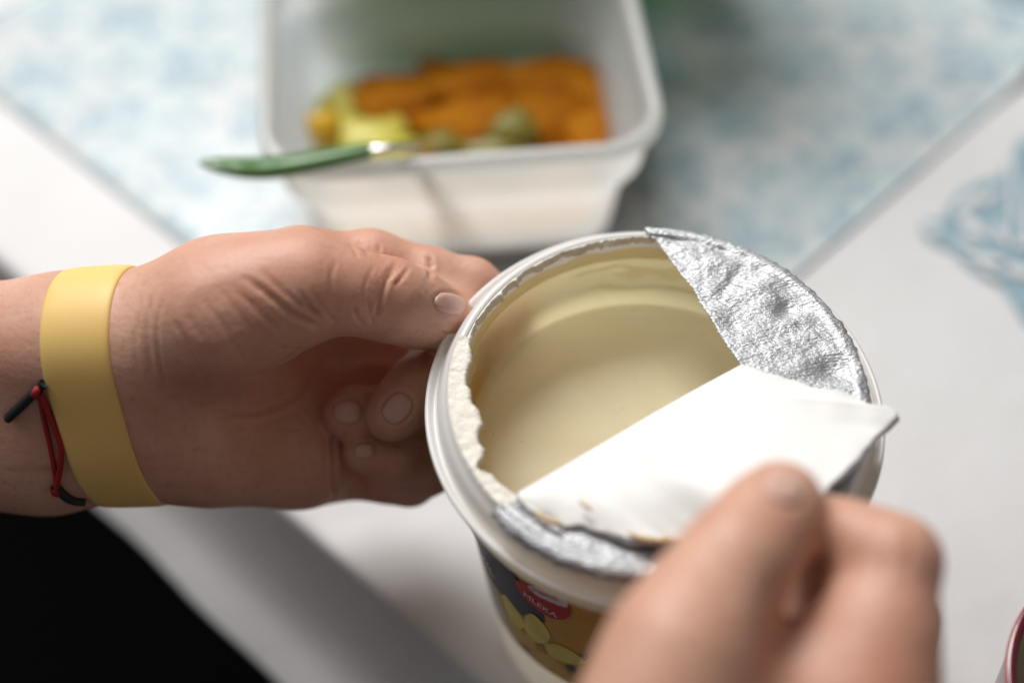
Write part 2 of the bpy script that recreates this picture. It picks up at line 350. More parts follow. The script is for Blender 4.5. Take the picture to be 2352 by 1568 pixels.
def lettering(text, pa, pb, size, lift, m):
    A, B = r6(*pa), r6(*pb); ax, ay = A[0] * .054, -A[1]; bx, by = B[0] * .054, -B[1]
    cu = bpy.data.curves.new('lettering', 'FONT'); cu.body = text; cu.size = 1; cu.resolution_u = 3
    to = bpy.data.objects.new('lettering', cu); COL.objects.link(to); dg = bpy.context.evaluated_depsgraph_get()
    me = bpy.data.meshes.new_from_object(to.evaluated_get(dg)); bpy.data.objects.remove(to)
    xs = [q.co.x for q in me.vertices]; wdt = max(xs) - min(xs); x0 = min(xs)
    ln_ = math.hypot(bx - ax, by - ay); ux, uy = (bx - ax) / ln_, (by - ay) / ln_
    bm = bmesh.new(); bm.from_mesh(me); bpy.data.meshes.remove(me)
    for q in bm.verts:
        s, t = (q.co.x - x0) / wdt * ln_, q.co.y * size; q.co = (ax + ux * s - uy * t, ay + uy * s + ux * t, 0)
    return wrap_bm('lettering', bm, lift, m, label)
lettering('Kraina', (490, 420), (860, 575), .0046, .00074, INKM['red'])
lettering('MLEKA', (450, 510), (835, 775), .0052, .00074, INKM['white'])
lettering('E', (25, 190), (75, 225), .006, .0005, INKM['white'])
lettering('N', (55, 290), (105, 325), .006, .0005, INKM['white'])
for k in range(7):      # the block of tiny unreadable dark print beside the picture
    y = 668 + k * 32; decal('small_print', [(1490, y), (1560 + 60 * random.random(), y + 14), (1555 + 60 * random.random(), y + 30), (1490, y + 16)], .0003, INKM['pod'], False)

# ------------------------------------------------------------------ vanilla cream in the tub
prof = [(.0, -.0335), (.02, -.0334), (.035, -.0333), (.046, -.0332), (.0510, -.0328), (.0528, -.0318), (.0536, -.0300), (.0541, -.0265), (.0546, -.018), (.0550, -.010), (.0552, -.0062), (.0554, -.0050)]
vv, ff = lathe(prof, RC, 160)
vv = [Vector(q) for q in vv]
for q in vv:
    h = q.z - RC[2]; q.z += .0006 * noise.noise(Vector((q.x * 60, q.y * 60, 3))) if h < -.032 else 0
    if h > -.03:
        r = Vector((q.x - RC[0], q.y - RC[1], 0)); k = .0005 * noise.noise(Vector((q.x * 110, q.y * 110, q.z * 160))) - .0001
        q.x -= r.x / r.length * max(0, k); q.y -= r.y / r.length * max(0, k)
        if h > -.006: q.z += .0016 * noise.noise(Vector((q.x * 120, q.y * 120, 5)))
fm = [1 if q[0] % len(prof) >= 6 else 0 for q in ff]
cr = mesh_obj('cream', vv, ff, [CREAM, COAT], fmat=fm)
tag(cr, 'pale yellow vanilla cream inside the open white tub', 'cream')
fix_normals(cr)
# lighter smears wiped on the far inside wall
def wall_patch(th_a, th_b, h_a, h_b, seed):
    n1, n2 = 40, 14; pts = []
    for i in range(n1):
        for j in range(n2):
            a, b_ = i / (n1 - 1), j / (n2 - 1); edge = min(a, 1 - a) * 6
            hm = (h_a + h_b) / 2 + .0025 * noise.noise(Vector((a * 4, seed, 0))); hw = (h_b - h_a) / 2 * min(1, edge) * (.7 + .5 * noise.noise(Vector((a * 7, seed, 2))))
            h = hm + (b_ * 2 - 1) * hw; r = .0553 - (h - .008) * .05 - .0004 - .0004 * math.sin(math.pi * b_) * min(1, edge); t = th_a + (th_b - th_a) * a
            pts.append((RC[0] + r * math.cos(t), RC[1] + r * math.sin(t), RC[2] - h))
    return pts, grid_faces(n1, n2)
for q in ((1.05, 1.75, .0125, .0185, 3), (1.0, 1.95, .0205, .0235, 8), (1.55, 2.0, .0115, .0135, 12), (2.75, 3.05, .012, .02, 15)):
    pt, pf = wall_patch(*q); sm = mesh_obj('smear', pt, pf, SMEAR, cr); sm.matrix_parent_inverse = Matrix.Identity(4)

# ------------------------------------------------------------------ what the lid left on the rim
def ragged_strip():
    s = 2.613
    r2 = lambda x, y: at_height((1680 + x / s) / 1.7415, (1400 + y / s) / 1.7415, RC[2] + .0006)
    inner = [r2(*q) for q in [(515, -130), (530, -40), (548, 40), (540, 110), (505, 200), (488, 280), (490, 350), (535, 400), (540, 480), (545, 545), (585, 560), (625, 620), (640, 690), (665, 745), (640, 800), (612, 850), (612, 920), (640, 975), (675, 1010), (670, 1090), (610, 1150), (590, 1210), (640, 1255), (710, 1275), (760, 1290), (830, 1370), (890, 1410), (960, 1470), (1040, 1505), (1160, 1560), (1300, 1640)]]
    inner = resample(inner, 170); out = []
    n = len(inner)
    for i, p in enumerate(inner):
        d = p[:2] - RC[:2]; a = math.atan2(d[1], d[0]); r_in = math.hypot(*d)
        r_in += .00035 * noise.noise(Vector((i * .45, 1, 0))) + .0003 * noise.noise(Vector((i * 1.1, 4, 0)))
        u = i / (n - 1); r_out = .0578 + .0004 * noise.noise(Vector((i * .6, 7, 0)))
        col = []
        for k in range(9):
            t = k / 8; r = r_in + (r_out - r_in) * t; x, y = RC[0] + r * math.cos(a), RC[1] + r * math.sin(a)
            z = RC[2] + .0007 + .00035 * noise.noise(Vector((x * 420, y * 420, 0))) + .0003 * noise.noise(Vector((x * 170, y * 170, 9))) - (.0012 if k == 0 else 0)
            col.append((x, y, max(z, RC[2] + .00015) if k > 1 else z))
        x, y, _ = col[0]; col.insert(0, (x + .0006 * math.cos(a), y + .0006 * math.sin(a), RC[2] - .0022))
        out += col
    return out, grid_faces(n, 10)
def thin_strip(a0, a1, n, w0, seed):
    out = []
    for i in range(n):
        a = a0 + (a1 - a0) * i / (n - 1); w = max(.0002, w0 * (.75 + 1.1 * noise.noise(Vector((a * 9, seed, 0))) + .6 * noise.noise(Vector((a * 40, seed, 3)))))
        for k in range(6):
            t = k / 5; r = .0557 - w * t; x, y = RC[0] + r * math.cos(a), RC[1] + r * math.sin(a)
            out.append((x, y, RC[2] + .0004 * math.sin(math.pi * min(1, t * 1.3)) - .0022 * t ** 3 + .0003 * noise.noise(Vector((x * 500, y * 500, 0)))))
    return out, grid_faces(n, 6)
vv, ff = merge([ragged_strip(), thin_strip(1.75, 2.95, 220, .0016, 2), thin_strip(1.3, 1.8, 80, .0012, 6)])
rs = mesh_obj('lid_residue', vv, ff, RESIDUE, tub); fix_normals(rs)

# ------------------------------------------------------------------ foil lid: the part still sealed on
zt = RC[2] + .0009
inner_px = [(1492, 540), (1510, 552), (1530, 580), (1560, 622), (1590, 660), (1612, 700), (1640, 745), (1672, 795), (1706, 842), (1600, 900), (1500, 957), (1400, 1016), (1300, 1075), (1205, 1131), (1180, 1150), (1150, 1168)]
inner = np.array([at_height(x, y, zt) for x, y in inner_px])
tear = resample(inner[:9], 90); fold = resample(inner[8:14], 70)[1:]; end = resample(inner[13:], 12)[1:]
inn = np.r_[tear, fold, end]; nI = len(inn)
a_start = math.atan2(*(at_height(1480, 528, RC[2]) - RC)[1::-1]); a_mid = math.atan2(*(at_height(1972, 905, RC[2]) - RC)[1::-1]); a_end = math.atan2(*(at_height(1135, 1172, RC[2]) - RC)[1::-1])
if a_end > a_mid: a_end -= 2 * math.pi
vv = []; nv = 44
for i in range(nI):
    ang = a_start + (a_mid - a_start) * i / 89 if i < 90 else a_mid + (a_end - a_mid) * (i - 89) / (nI - 90)
    skirt_out = .0012 + .0012 * max(0, noise.noise(Vector((ang * 12, 3, 0)))) + (.0020 if i > 130 else 0) * min(1, (i - 130) / 25 if i > 130 else 0)
    p0 = inn[i]; ca, sa = math.cos(ang), math.sin(ang)
    if i < 90:
        jag = .0006 * noise.noise(Vector((i * .9, 0, 0))); p0 = p0 + np.array([jag, jag * .5, 0])
    pr = np.array([RC[0] + .0578 * ca, RC[1] + .0578 * sa, zt])
    for j in range(nv):
        t = j / (nv - 1)
        if t < .82:
            q = t / .82; p = p0 + (pr - p0) * q; x, y = p[0], p[1]
            r = math.hypot(x - RC[0], y - RC[1]); fade = min(1, (r < .0555) + .25)
            wr = .0008 * noise.noise(Vector((x * 70 + y * 40, y * 150 - x * 60, 1))) + .0003 * noise.noise(Vector((x * 260, y * 260, 4)))
            vall = -.0013 * max(0, 1 - abs((math.atan2(y - RC[1], x - RC[0]) - .62) / .1)) * max(0, 1 - abs((r - .049) / .008))
            vall += -.0017 * max(0, 1 - abs((math.atan2(y - RC[1], x - RC[0]) - .13) / .13)) * max(0, 1 - abs((r - .050) / .009))
            vall += -.0009 * max(0, 1 - abs((math.atan2(y - RC[1], x - RC[0]) - 1.0) / .05)) * max(0, 1 - abs((r - .045) / .011))
            z = zt + .0006 + wr * fade + vall - (.0007 if r < .0555 else 0)
            if q > .985: z = zt + .0003
            vv.append((x, y, z))
        else:
            q = (t - .82) / .18; jag = .0009 * noise.noise(Vector((ang * 70, q * 2, 0))) + .0007 * noise.noise(Vector((ang * 25, q * 3, 7)))
            r = .0578 + skirt_out * math.sin(min(1, q * 1.2) * math.pi / 2) + jag * q
            drop = (.0022 + .0016 * noise.noise(Vector((ang * 33, 9, 0))) + (.0012 if i > 130 else 0)) * q ** 1.6
            vv.append((RC[0] + r * ca, RC[1] + r * sa, zt + .0003 - drop + .0007 * q * noise.noise(Vector((ang * 90, q * 5, 1)))))
fo = mesh_obj('foil_lid', vv, grid_faces(nI, nv), FOIL, tub)
md = fo.modifiers.new('thick', 'SOLIDIFY'); md.thickness = .00012

# ------------------------------------------------------------------ foil lid: the part peeled back, white underside up
outer_c = [(1190, 1139, .003), (1215, 1165, .0024), (1250, 1182, .0026), (1290, 1196, .0026), (1345, 1206, .003), (1400, 1219, .0032), (1460, 1236, .004), (1530, 1237, .0048), (1640, 1228, .0085), (1740, 1205, .0145), (1810, 1180, .0165), (1870, 1140, .0150), (1900, 1118, .014), (1950, 1070, .012), (1985, 1030, .010), (2010, 1000, .009), (2035, 975, .0085), (2060, 946, .0085), (2040, 932, .0085), (2020, 930, .008), (1995, 925, .007), (1960, 908, .006), (1860, 886, .004), (1770, 858, .0033), (1712, 839, .0028)]
oc = smooth_line(outer_c, 240); oc = np.array([at_height(x, y, RC[2] + h) for x, y, h in oc]); oc = resample(oc, 150)
fl = resample(np.array([at_height(x, y, RC[2] + .0027) for x, y in ((1192, 1136), (1300, 1073), (1400, 1014), (1500, 955), (1600, 898), (1708, 840))]), 150)
nd = np.array([-.0, .0, 0]); d_ = fl[-1] - fl[0]; outw = np.array([-d_[1], d_[0], 0]); outw /= np.linalg.norm(outw)
if outw[1] < 0: outw = -outw
rows = []
for k in range(8):           # the roll at the fold
    a = -math.pi / 2 + math.pi * k / 8
    rows.append(fl + outw * .0011 * math.cos(a) + np.array([0, 0, -.0009 + .0009 * math.sin(a)]))
nt = 50
for k in range(nt):
    t = k / (nt - 1); base_ = fl * (1 - t) + oc * t
    row = base_.copy(); s = np.linspace(0, 1, 150)
    row[:, 2] += .0016 * np.sin(math.pi * t) * np.sin(math.pi * s) ** .5
    for i in range(150):
        x, y, z = row[i]
        e = max(0, t - .75) / .25
        row[i, 2] += t * (.0009 * noise.noise(Vector((x * 45, y * 45, 2))) + .0005 * noise.noise(Vector((x * 130, y * 90, 6)))) + e * .0011 * noise.noise(Vector((s[i] * 22, 1, 0)))
        row[i, 2] += .0006 * max(0, 1 - abs((s[i] - .33 - .25 * t)) / .012) * min(1, t * 4) * (t < .55)
        # crumpled outer edge
        row[i, 0] += e * .0008 * noise.noise(Vector((s[i] * 40, 5, 0))); row[i, 1] += e * .0008 * noise.noise(Vector((s[i] * 40, 8, 0)))
    rows.append(row)
for e in (1, 2, 3):          # the rim of the flap curls under and shows its silver side
    row = rows[7 + nt].copy(); c_ = fl.mean(0); dv = row - c_; dv[:, 2] = 0; dv /= np.linalg.norm(dv, axis=1)[:, None]
    cur = np.array([.4 + .6 * abs(noise.noise(Vector((i * .05, 3, 0)))) for i in range(150)])[:, None]
    row += dv * .0007 * e * cur; row[:, 2] -= (.0006 * e * e * .6) * cur[:, 0]
    rows.append(row)
vv = np.concatenate(rows); ff = grid_faces(len(rows), 150); fm = [1 if k // 149 >= len(rows) - 3 else 0 for k in range(len(ff))]
n0 = len(vv); low = vv.copy(); low[:, 2] -= .00025
low[:150 * 8] = vv[:150 * 8] - np.tile(outw * .0002, (1200, 1))
ff2 = ff + [tuple(i + n0 for i in q[::-1]) for q in ff]; fm2 = fm + [1] * len(ff)
flap = mesh_obj('peeled_flap', np.r_[vv, low], ff2, [FOIL_WHITE, FOIL], tub, fmat=fm2)
# brownish cream clinging to the flap's lower edge
def blob_line(px, h, w, seed):
    p = smooth_line([at_height(x, y, RC[2] + h) for x, y in px], 26); rad = [w * math.sin(math.pi * (i + .4) / 26.5) ** .7 * (.8 + .6 * noise.noise(Vector((i * .35, seed, 0)))) for i in range(26)]
    v_, f_ = tube(p, rad, 10); zc = [q for q in p]
    return v_, f_
SM2 = mat('dried_cream', (.62, .47, .26), .5, sss=.2, bump=(500, .5, .0008))
vv, ff = merge([blob_line([(1222, 1172), (1245, 1188), (1270, 1199), (1292, 1203)], .0028, .0010, 1), blob_line([(1440, 1222), (1485, 1238), (1530, 1240), (1590, 1233)], .0052, .0012, 4), blob_line([(1330, 1150), (1345, 1162), (1362, 1172)], .0062, .0006, 9)])
mesh_obj('cream_smear', vv, ff, SM2, tub)

# ------------------------------------------------------------------ skin surfaces: smooth-blended distance fields turned into one mesh
def smin(a, b, k):
    h = np.maximum(k - np.abs(a - b), 0) / k; return np.minimum(a, b) - h * h * k * .25
class Field:
    def __init__(s, lo, hi, step):
        s.lo = np.array(lo, float); s.step = step; s.n = np.ceil((np.array(hi) - lo) / step).astype(int) + 1
        s.F = np.full(s.n, .03, np.float32); s.ax = [lo[i] + step * np.arange(s.n[i]) for i in range(3)]
    def group(s): return np.full(s.n, .03, np.float32)
    def seg(s, G, a, b, ra, rb, k, pad=.016):
        a, b = np.array(a), np.array(b); r = max(ra, rb) + pad
        i0 = np.maximum(((np.minimum(a, b) - r - s.lo) / s.step).astype(int), 0); i1 = np.minimum(((np.maximum(a, b) + r - s.lo) / s.step).astype(int) + 1, s.n)
        if (i1 <= i0).any(): return
        sl = tuple(slice(p, q) for p, q in zip(i0, i1))
        x, y, z = [s.ax[i][sl[i]] for i in range(3)]
        X = x[:, None, None] - a[0]; Y = y[None, :, None] - a[1]; Z = z[None, None, :] - a[2]
        d = b - a; L2 = max(d @ d, 1e-12); t = np.clip((X * d[0] + Y * d[1] + Z * d[2]) / L2, 0, 1)
        D = np.sqrt((X - t * d[0]) ** 2 + (Y - t * d[1]) ** 2 + (Z - t * d[2]) ** 2) - (ra + (rb - ra) * t)
        G[sl] = smin(G[sl], D.astype(np.float32), k)
    def chain(s, G, pts, k):
        for p, q in zip(pts[:-1], pts[1:]): s.seg(G, p[:3], q[:3], p[3], q[3], k)
    def mesh(s):
        F = s.F
        for a in range(3):      # close the surface where it leaves the grid
            for e in (0, -1):
                sl = [slice(None)] * 3; sl[a] = e; F[tuple(sl)] = np.maximum(F[tuple(sl)], .0004)
        ins = F < 0; n = s.n - 1
        c8 = sum(ins[i:n[0] + i, j:n[1] + j, k:n[2] + k].astype(np.int8) for i in (0, 1) for j in (0, 1) for k in (0, 1))
        act = np.argwhere((c8 > 0) & (c8 < 8)); idx = -np.ones(n, np.int64); idx[tuple(act.T)] = np.arange(len(act))
        acc = np.zeros((len(act), 3)); cnt = np.zeros(len(act))
        cor = [(i, j, k) for i in (0, 1) for j in (0, 1) for k in (0, 1)]
        val = {c_: F[act[:, 0] + c_[0], act[:, 1] + c_[1], act[:, 2] + c_[2]] for c_ in cor}
        for c_ in cor:
            for ax in range(3):
                if c_[ax]: continue
                e = list(c_); e[ax] = 1; e = tuple(e); f0, f1 = val[c_], val[e]; m = (f0 < 0) != (f1 < 0)
                t = np.where(m, f0 / np.where(m, f0 - f1, 1), 0); p = np.tile(np.array(c_, float), (len(act), 1)); p[:, ax] += t
                acc[m] += p[m]; cnt[m] += 1
        V_ = s.lo + (act + acc / cnt[:, None]) * s.step
        quads = []
        for ax in range(3):
            o1, o2 = [a for a in range(3) if a != ax]
            sl0 = [slice(1, n[i]) if i != ax else slice(0, n[i]) for i in range(3)]; sl1 = [slice(1, n[i]) if i != ax else slice(1, n[i] + 1) for i in range(3)]
            A, B = ins[tuple(sl0)], ins[tuple(sl1)]; e = np.argwhere(A != B)
            off = np.array([1 if i != ax else 0 for i in range(3)]); e0 = e + off; flip = A[tuple(e.T)]
            u = np.zeros(3, int); u[o1] = 1; w = np.zeros(3, int); w[o2] = 1
            q = np.stack([idx[tuple((e0 - u - w).T)], idx[tuple((e0 - w).T)], idx[tuple(e0.T)], idx[tuple((e0 - u).T)]], 1)
            if ax == 1: flip = ~flip
            q = np.where(flip[:, None], q, q[:, ::-1]); quads.append(q)
        return V_, np.concatenate(quads)
# joints are given as pixel of the photograph, depth along the view (m), radius in pixels at that depth
def J(x, y, d, rpx):
    return ((x - 1176) / FPX * d, (y - 784) / FPX * d, d, rpx / FPX * d)
def to_world(Vc): return CAM + Vc[:, :1] * RIGHT + Vc[:, 1:2] * DOWN + Vc[:, 2:3] * FWD
def vnormals(Vc, Q):
    n = np.cross(Vc[Q[:, 2]] - Vc[Q[:, 0]], Vc[Q[:, 3]] - Vc[Q[:, 1]]); N_ = np.zeros_like(Vc)
    for k in range(4): np.add.at(N_, Q[:, k], n)
    return N_ / np.maximum(np.linalg.norm(N_, axis=1), 1e-12)[:, None]
def relax(Vc, Q, it=2, lam=.5):
    for _ in range(it):
        acc = np.zeros_like(Vc); cnt = np.zeros(len(Vc))
        for k in range(4):
            a, b_ = Q[:, k], Q[:, (k + 1) % 4]
            np.add.at(acc, a, Vc[b_]); np.add.at(cnt, a, 1); np.add.at(acc, b_, Vc[a]); np.add.at(cnt, b_, 1)
        Vc = Vc * (1 - lam) + lam * acc / np.maximum(cnt, 1)[:, None]
    return Vc
def creases(Vc, Q, lines, zmax=.02):
    Nn = vnormals(Vc, Q); facing = -(Nn * Vc).sum(1) / np.linalg.norm(Vc, axis=1)
    px = np.stack([1176 + FPX * Vc[:, 0] / Vc[:, 2], 784 + FPX * Vc[:, 1] / Vc[:, 2]], 1); disp = np.zeros(len(Vc))
    bw = 12; cell = (px / bw).astype(int); cell -= cell.min(0); key = cell[:, 0] * 4000 + cell[:, 1]
    near = np.full(key.max() + 1, 9.0); np.minimum.at(near, key, Vc[:, 2]); vis = (Vc[:, 2] - near[key] < .006) & (facing > 0)
    for pts, w, dep in lines:
        pl = smooth_line(pts, 12 * len(pts)); dm = np.full(len(Vc), 1e9); tm = np.zeros(len(Vc))
        m = vis & (px[:, 0] > pl[:, 0].min() - 4 * w) & (px[:, 0] < pl[:, 0].max() + 4 * w) & (px[:, 1] > pl[:, 1].min() - 4 * w) & (px[:, 1] < pl[:, 1].max() + 4 * w)
        q = px[m]; D2 = ((q[:, None, :] - pl[None]) ** 2).sum(2); i = D2.argmin(1); u = i / (len(pl) - 1)
        d2 = D2[np.arange(len(q)), i]; taper = np.clip(np.minimum(u, 1 - u) * 5 + .15, 0, 1)
        prof_ = np.exp(-d2 / w ** 2) - .35 * np.exp(-(np.sqrt(d2) - 1.9 * w) ** 2 / (w * .9) ** 2)
        disp[m] += dep * prof_ * taper
    return Vc - Nn * disp[:, None]

person = empty('person', (-.30, -.1, -.3), 'person with a yellow wristband holding the tub and peeling back its foil lid', 'person')

# --- left arm: palm towards us, thumb and index on the tub's side, the other fingers curled under its flange
def JL(x, y, d, r):      # the palm stands nearly upright: lower parts lie farther from the lens
    d = d + .013 + .55 * (y - 680) / FPX * .41
    return J(x, y, d, r)
FL = Field((-.255, -.042, .345), (.012, .065, .515), .0009)
G = FL.group(); K = .018
FL.chain(G, [JL(-800, 815, .420, 200), JL(-200, 810, .408, 168), JL(180, 800, .398, 146), JL(330, 790, .396, 130)], K)
FL.chain(G, [JL(-800, 1010, .425, 200), JL(-200, 1000, .412, 172), JL(120, 995, .402, 155), JL(330, 968, .398, 132)], K)
FL.chain(G, [JL(330, 800, .396, 118), JL(520, 690, .402, 112), JL(690, 615, .416, 80)], K)      # index metacarpal
FL.chain(G, [JL(330, 870, .398, 118), JL(540, 800, .424, 100), JL(745, 740, .442, 85)], K)
FL.chain(G, [JL(330, 930, .399, 122), JL(540, 910, .422, 104), JL(760, 880, .452, 84)], K)
FL.chain(G, [JL(340, 985, .398, 124), JL(500, 1015, .399, 112), JL(690, 1040, .413, 98), JL(760, 1040, .426, 88)], K)   # heel of the hand
FL.chain(G, [JL(390, 790, .392, 105), JL(520, 725, .386, 120), JL(660, 665, .388, 100)], .016)  # ball of the thumb
FL.chain(G, [JL(560, 950, .424, 80), JL(680, 950, .440, 70)], .014)
FL.F = np.minimum(FL.F, G)
def finger(F_, pts, k_in, k_out):
    G_ = F_.group(); F_.chain(G_, pts, k_in); F_.F = smin(F_.F, G_, k_out)
# index: behind the thumb, its tip going down behind the rim
finger(FL, [JL(690, 618, .420, 82), JL(850, 606, .426, 76), JL(985, 632, .428, 64)], .004, .010)
finger(FL, [JL(985, 628, .426, 58), JL(1085, 650, .428, 56), JL(1150, 690, .428, 50)], .003, .003)
# middle, ring, little: out behind the flange and back towards us, nails facing us
finger(FL, [JL(745, 760, .440, 78), JL(900, 770, .447, 70), JL(1030, 800, .446, 66)], .004, .006)
finger(FL, [JL(760, 880, .450, 78), JL(900, 900, .452, 70), JL(1050, 910, .440, 66)], .004, .006)
finger(FL, [JL(1040, 790, .444, 62), JL(1010, 815, .428, 62), JL(955, 890, .404, 66), JL(910, 942, .395, 61), JL(893, 958, .393, 53)], .004, .0012)
finger(FL, [JL(1050, 920, .440, 66), JL(1010, 945, .424, 66), JL(900, 955, .411, 66), JL(815, 950, .406, 61), JL(798, 950, .405, 57)], .004, .0012)
finger(FL, [JL(735, 1050, .426, 84), JL(830, 1068, .422, 62), JL(885, 1088, .418, 58), JL(942, 1100, .414, 62)], .006, .008)
finger(FL, [JL(942, 1100, .414, 62), JL(985, 1072, .409, 60), JL(905, 1050, .401, 55), JL(836, 1037, .397, 49)], .004, .0018)
# thumb
finger(FL, [JL(640, 670, .389, 98), JL(720, 655, .390, 90), JL(800, 668, .391, 85)], .008, .013)
finger(FL, [JL(800, 668, .392, 85), JL(890, 688, .397, 89), JL(960, 712, .404, 80), JL(1040, 736, .414, 62), JL(1075, 742, .418, 54)], .006, .006)
Vc, Q = FL.mesh(); Vc = relax(Vc, Q, 3)
mm = .001
def around(cx, cy, w, h, rot): return [(cx + w / 2 * math.cos(t) * math.cos(rot) - h / 2 * math.sin(t) * math.sin(rot), cy + w / 2 * math.cos(t) * math.sin(rot) + h / 2 * math.sin(t) * math.cos(rot)) for t in np.linspace(0, 2 * math.pi, 17)]
lines = [  # (pixel polyline, width px, depth m)
 ([(563, 636), (631, 689), (677, 726), (732, 748)], 7, .9 * mm), ([(600, 620), (650, 668), (700, 705), (745, 728)], 5, .45 * mm),
 ([(545, 668), (600, 720), (640, 760)], 6, .4 * mm), ([(690, 668), (708, 700), (738, 738)], 5, .55 * mm), ([(716, 660), (740, 705), (772, 742)], 4, .35 * mm),
 ([(812, 700), (818, 725), (835, 745)], 4, .45 * mm), ([(845, 690), (850, 720), (858, 748)], 4, .4 * mm),
 ([(912, 600), (888, 645), (874, 690), (860, 730)], 6, .7 * mm), ([(940, 612), (920, 640), (905, 652)], 5, .5 * mm), ([(925, 606), (905, 630), (893, 640)], 4, .4 * mm), ([(895, 612), (872, 650), (862, 690)], 4, .35 * mm),
 ([(470, 955), (540, 948), (610, 941), (690, 900), (735, 830)], 7, .8 * mm), ([(505, 985), (600, 975), (690, 940)], 5, .35 * mm),
 ([(764, 995), (767, 1050), (768, 1110), (766, 1140)], 5, 1.3 * mm),
 ([(345, 680), (338, 740), (342, 800), (350, 860)], 6, .5 * mm), ([(372, 690), (362, 750), (368, 830), (380, 900)], 5, .4 * mm), ([(318, 720), (312, 790), (318, 860)], 5, .3 * mm),
 ([(400, 735), (430, 790), (460, 850), (480, 900)], 6, .35 * mm), ([(430, 720), (465, 775), (500, 830)], 5, .3 * mm), ([(470, 690), (520, 760), (560, 830)], 6, .35 * mm), ([(500, 660), (545, 715), (580, 760)], 5, .3 * mm),
 ([(400, 920), (440, 980), (470, 1050)], 6, .3 * mm), ([(520, 1020), (580, 1035), (650, 1040)], 6, .3 * mm), ([(560, 870), (620, 850), (680, 800)], 6, .4 * mm),
 ([(800, 560), (815, 575), (822, 592)], 4, .4 * mm), ([(825, 555), (838, 570), (846, 588)], 4, .4 * mm), ([(868, 560), (872, 575), (874, 590)], 4, .5 * mm),
 ([(985, 590), (990, 610), (988, 640)], 6, .9 * mm), ([(1010, 762), (1040, 772), (1070, 770)], 5, .5 * mm), ([(960, 770), (990, 752), (1040, 745)], 5, .3 * mm),
 ([(890, 1015), (960, 1030), (1000, 1032)], 5, .5 * mm), ([(960, 835), (962, 870), (970, 890)], 4, .3 * mm), ([(985, 800), (975, 830), (972, 850)], 5, .5 * mm), ([(985, 880), (980, 920), (985, 960)], 4, .4 * mm), ([(842, 1135), (838, 1110), (828, 1085)], 5, 1.0 * mm), ([(905, 1060), (940, 1062), (985, 1050)], 5, .6 * mm),
 (around(914, 936, 82, 68, 2.3), 4, .32 * mm), (around(802, 945, 74, 60, 3.1), 4, .32 * mm), (around(839, 1035, 54, 42, 3.05), 4, .28 * mm), (around(1034, 698, 80, 54, .25), 4, .35 * mm),
 ([(470, 800), (500, 850), (520, 900)], 4, .25 * mm), ([(610, 780), (650, 800), (690, 800)], 4, .3 * mm), ([(420, 1000), (470, 1040), (530, 1060)], 5, .25 * mm), ([(600, 1000), (640, 980), (700, 985)], 4, .3 * mm), ([(860, 610), (840, 650), (835, 690)], 4, .3 * mm), ([(770, 600), (760, 640), (764, 690)], 5, .3 * mm)]
Vc = creases(Vc, Q, lines)
left = mesh_obj('arm', to_world(Vc), Q, SKIN, person); left['label'] = 'left forearm and hand, palm towards us, gripping the tub'

# --- right hand: pinching the foil between thumb and bent index finger, close to the lens
FR = Field((-.045, .020, .235), (.195, .245, .395), .00115)
G = FR.group(); K = .016
FR.chain(G, [J(1500, 2350, .315, 330), J(1530, 2050, .312, 310), J(1560, 1820, .310, 230)], K)
FR.chain(G, [J(1800, 2350, .325, 330), J(1820, 2050, .325, 310), J(1880, 1800, .318, 190)], K)
FR.chain(G, [J(1490, 1850, .302, 190), J(1510, 1660, .300, 150), J(1560, 1490, .304, 135)], K)
FR.chain(G, [J(1840, 1850, .316, 190), J(1940, 1700, .318, 150), J(1985, 1590, .318, 128)], K)
FR.chain(G, [J(1660, 1800, .318, 190), J(1700, 1640, .324, 150), J(1850, 1620, .326, 140)], K)
FR.chain(G, [J(1860, 1850, .335, 190), J(1960, 1740, .338, 150), J(1990, 1640, .338, 120)], K)
FR.chain(G, [J(1900, 1570, .352, 105), J(1850, 1450, .352, 62), J(1868, 1335, .350, 50), J(1905, 1270, .343, 46)], .012)
FR.F = np.minimum(FR.F, G)
finger(FR, [J(1560, 1490, .304, 132), J(1630, 1358, .312, 113), J(1702, 1275, .318, 112), J(1768, 1190, .326, 98), J(1800, 1148, .330, 84)], .008, .012)
finger(FR, [J(1985, 1590, .318, 126), J(2026, 1440, .320, 108), J(2055, 1290, .325, 104)], .008, .012)
finger(FR, [J(2055, 1282, .325, 100), J(1970, 1244, .330, 80), J(1895, 1220, .335, 70), J(1850, 1200, .337, 60)], .006, .004)
finger(FR, [J(1985, 1650, .338, 120), J(2030, 1530, .350, 105), J(2050, 1420, .352, 98), J(2000, 1390, .358, 88)], .006, .006)
finger(FR, [J(1960, 1740, .350, 120), J(2000, 1640, .366, 100), J(2010, 1560, .368, 92), J(1960, 1530, .370, 84)], .006, .006)
Vc, Q = FR.mesh(); Vc = relax(Vc, Q, 3)
Vc = creases(Vc, Q, [([(1640, 1230), (1680, 1270), (1720, 1330)], 9, .5 * mm), ([(1655, 1215), (1700, 1255), (1745, 1300)], 8, .4 * mm), ([(1600, 1300), (1650, 1340), (1690, 1390)], 9, .4 * mm),
   ([(2010, 1190), (2040, 1250), (2030, 1330)], 9, .5 * mm), ([(1750, 1450), (1790, 1490), (1830, 1530)], 10, .6 * mm), ([(1930, 1190), (1935, 1230), (1920, 1280)], 8, .5 * mm), ([(1560, 1390), (1590, 1420), (1620, 1430)], 9, .5 * mm), ([(2000, 1200), (2015, 1250), (2005, 1310)], 8, .4 * mm), ([(2085, 1200), (2090, 1260), (2075, 1330)], 8, .4 * mm), (around(1800, 1118, 112, 82, .35), 7, .6 * mm)])
right = mesh_obj('arm', to_world(Vc), Q, SKIN, person); right['label'] = 'right hand pinching the peeled foil between thumb and index finger'

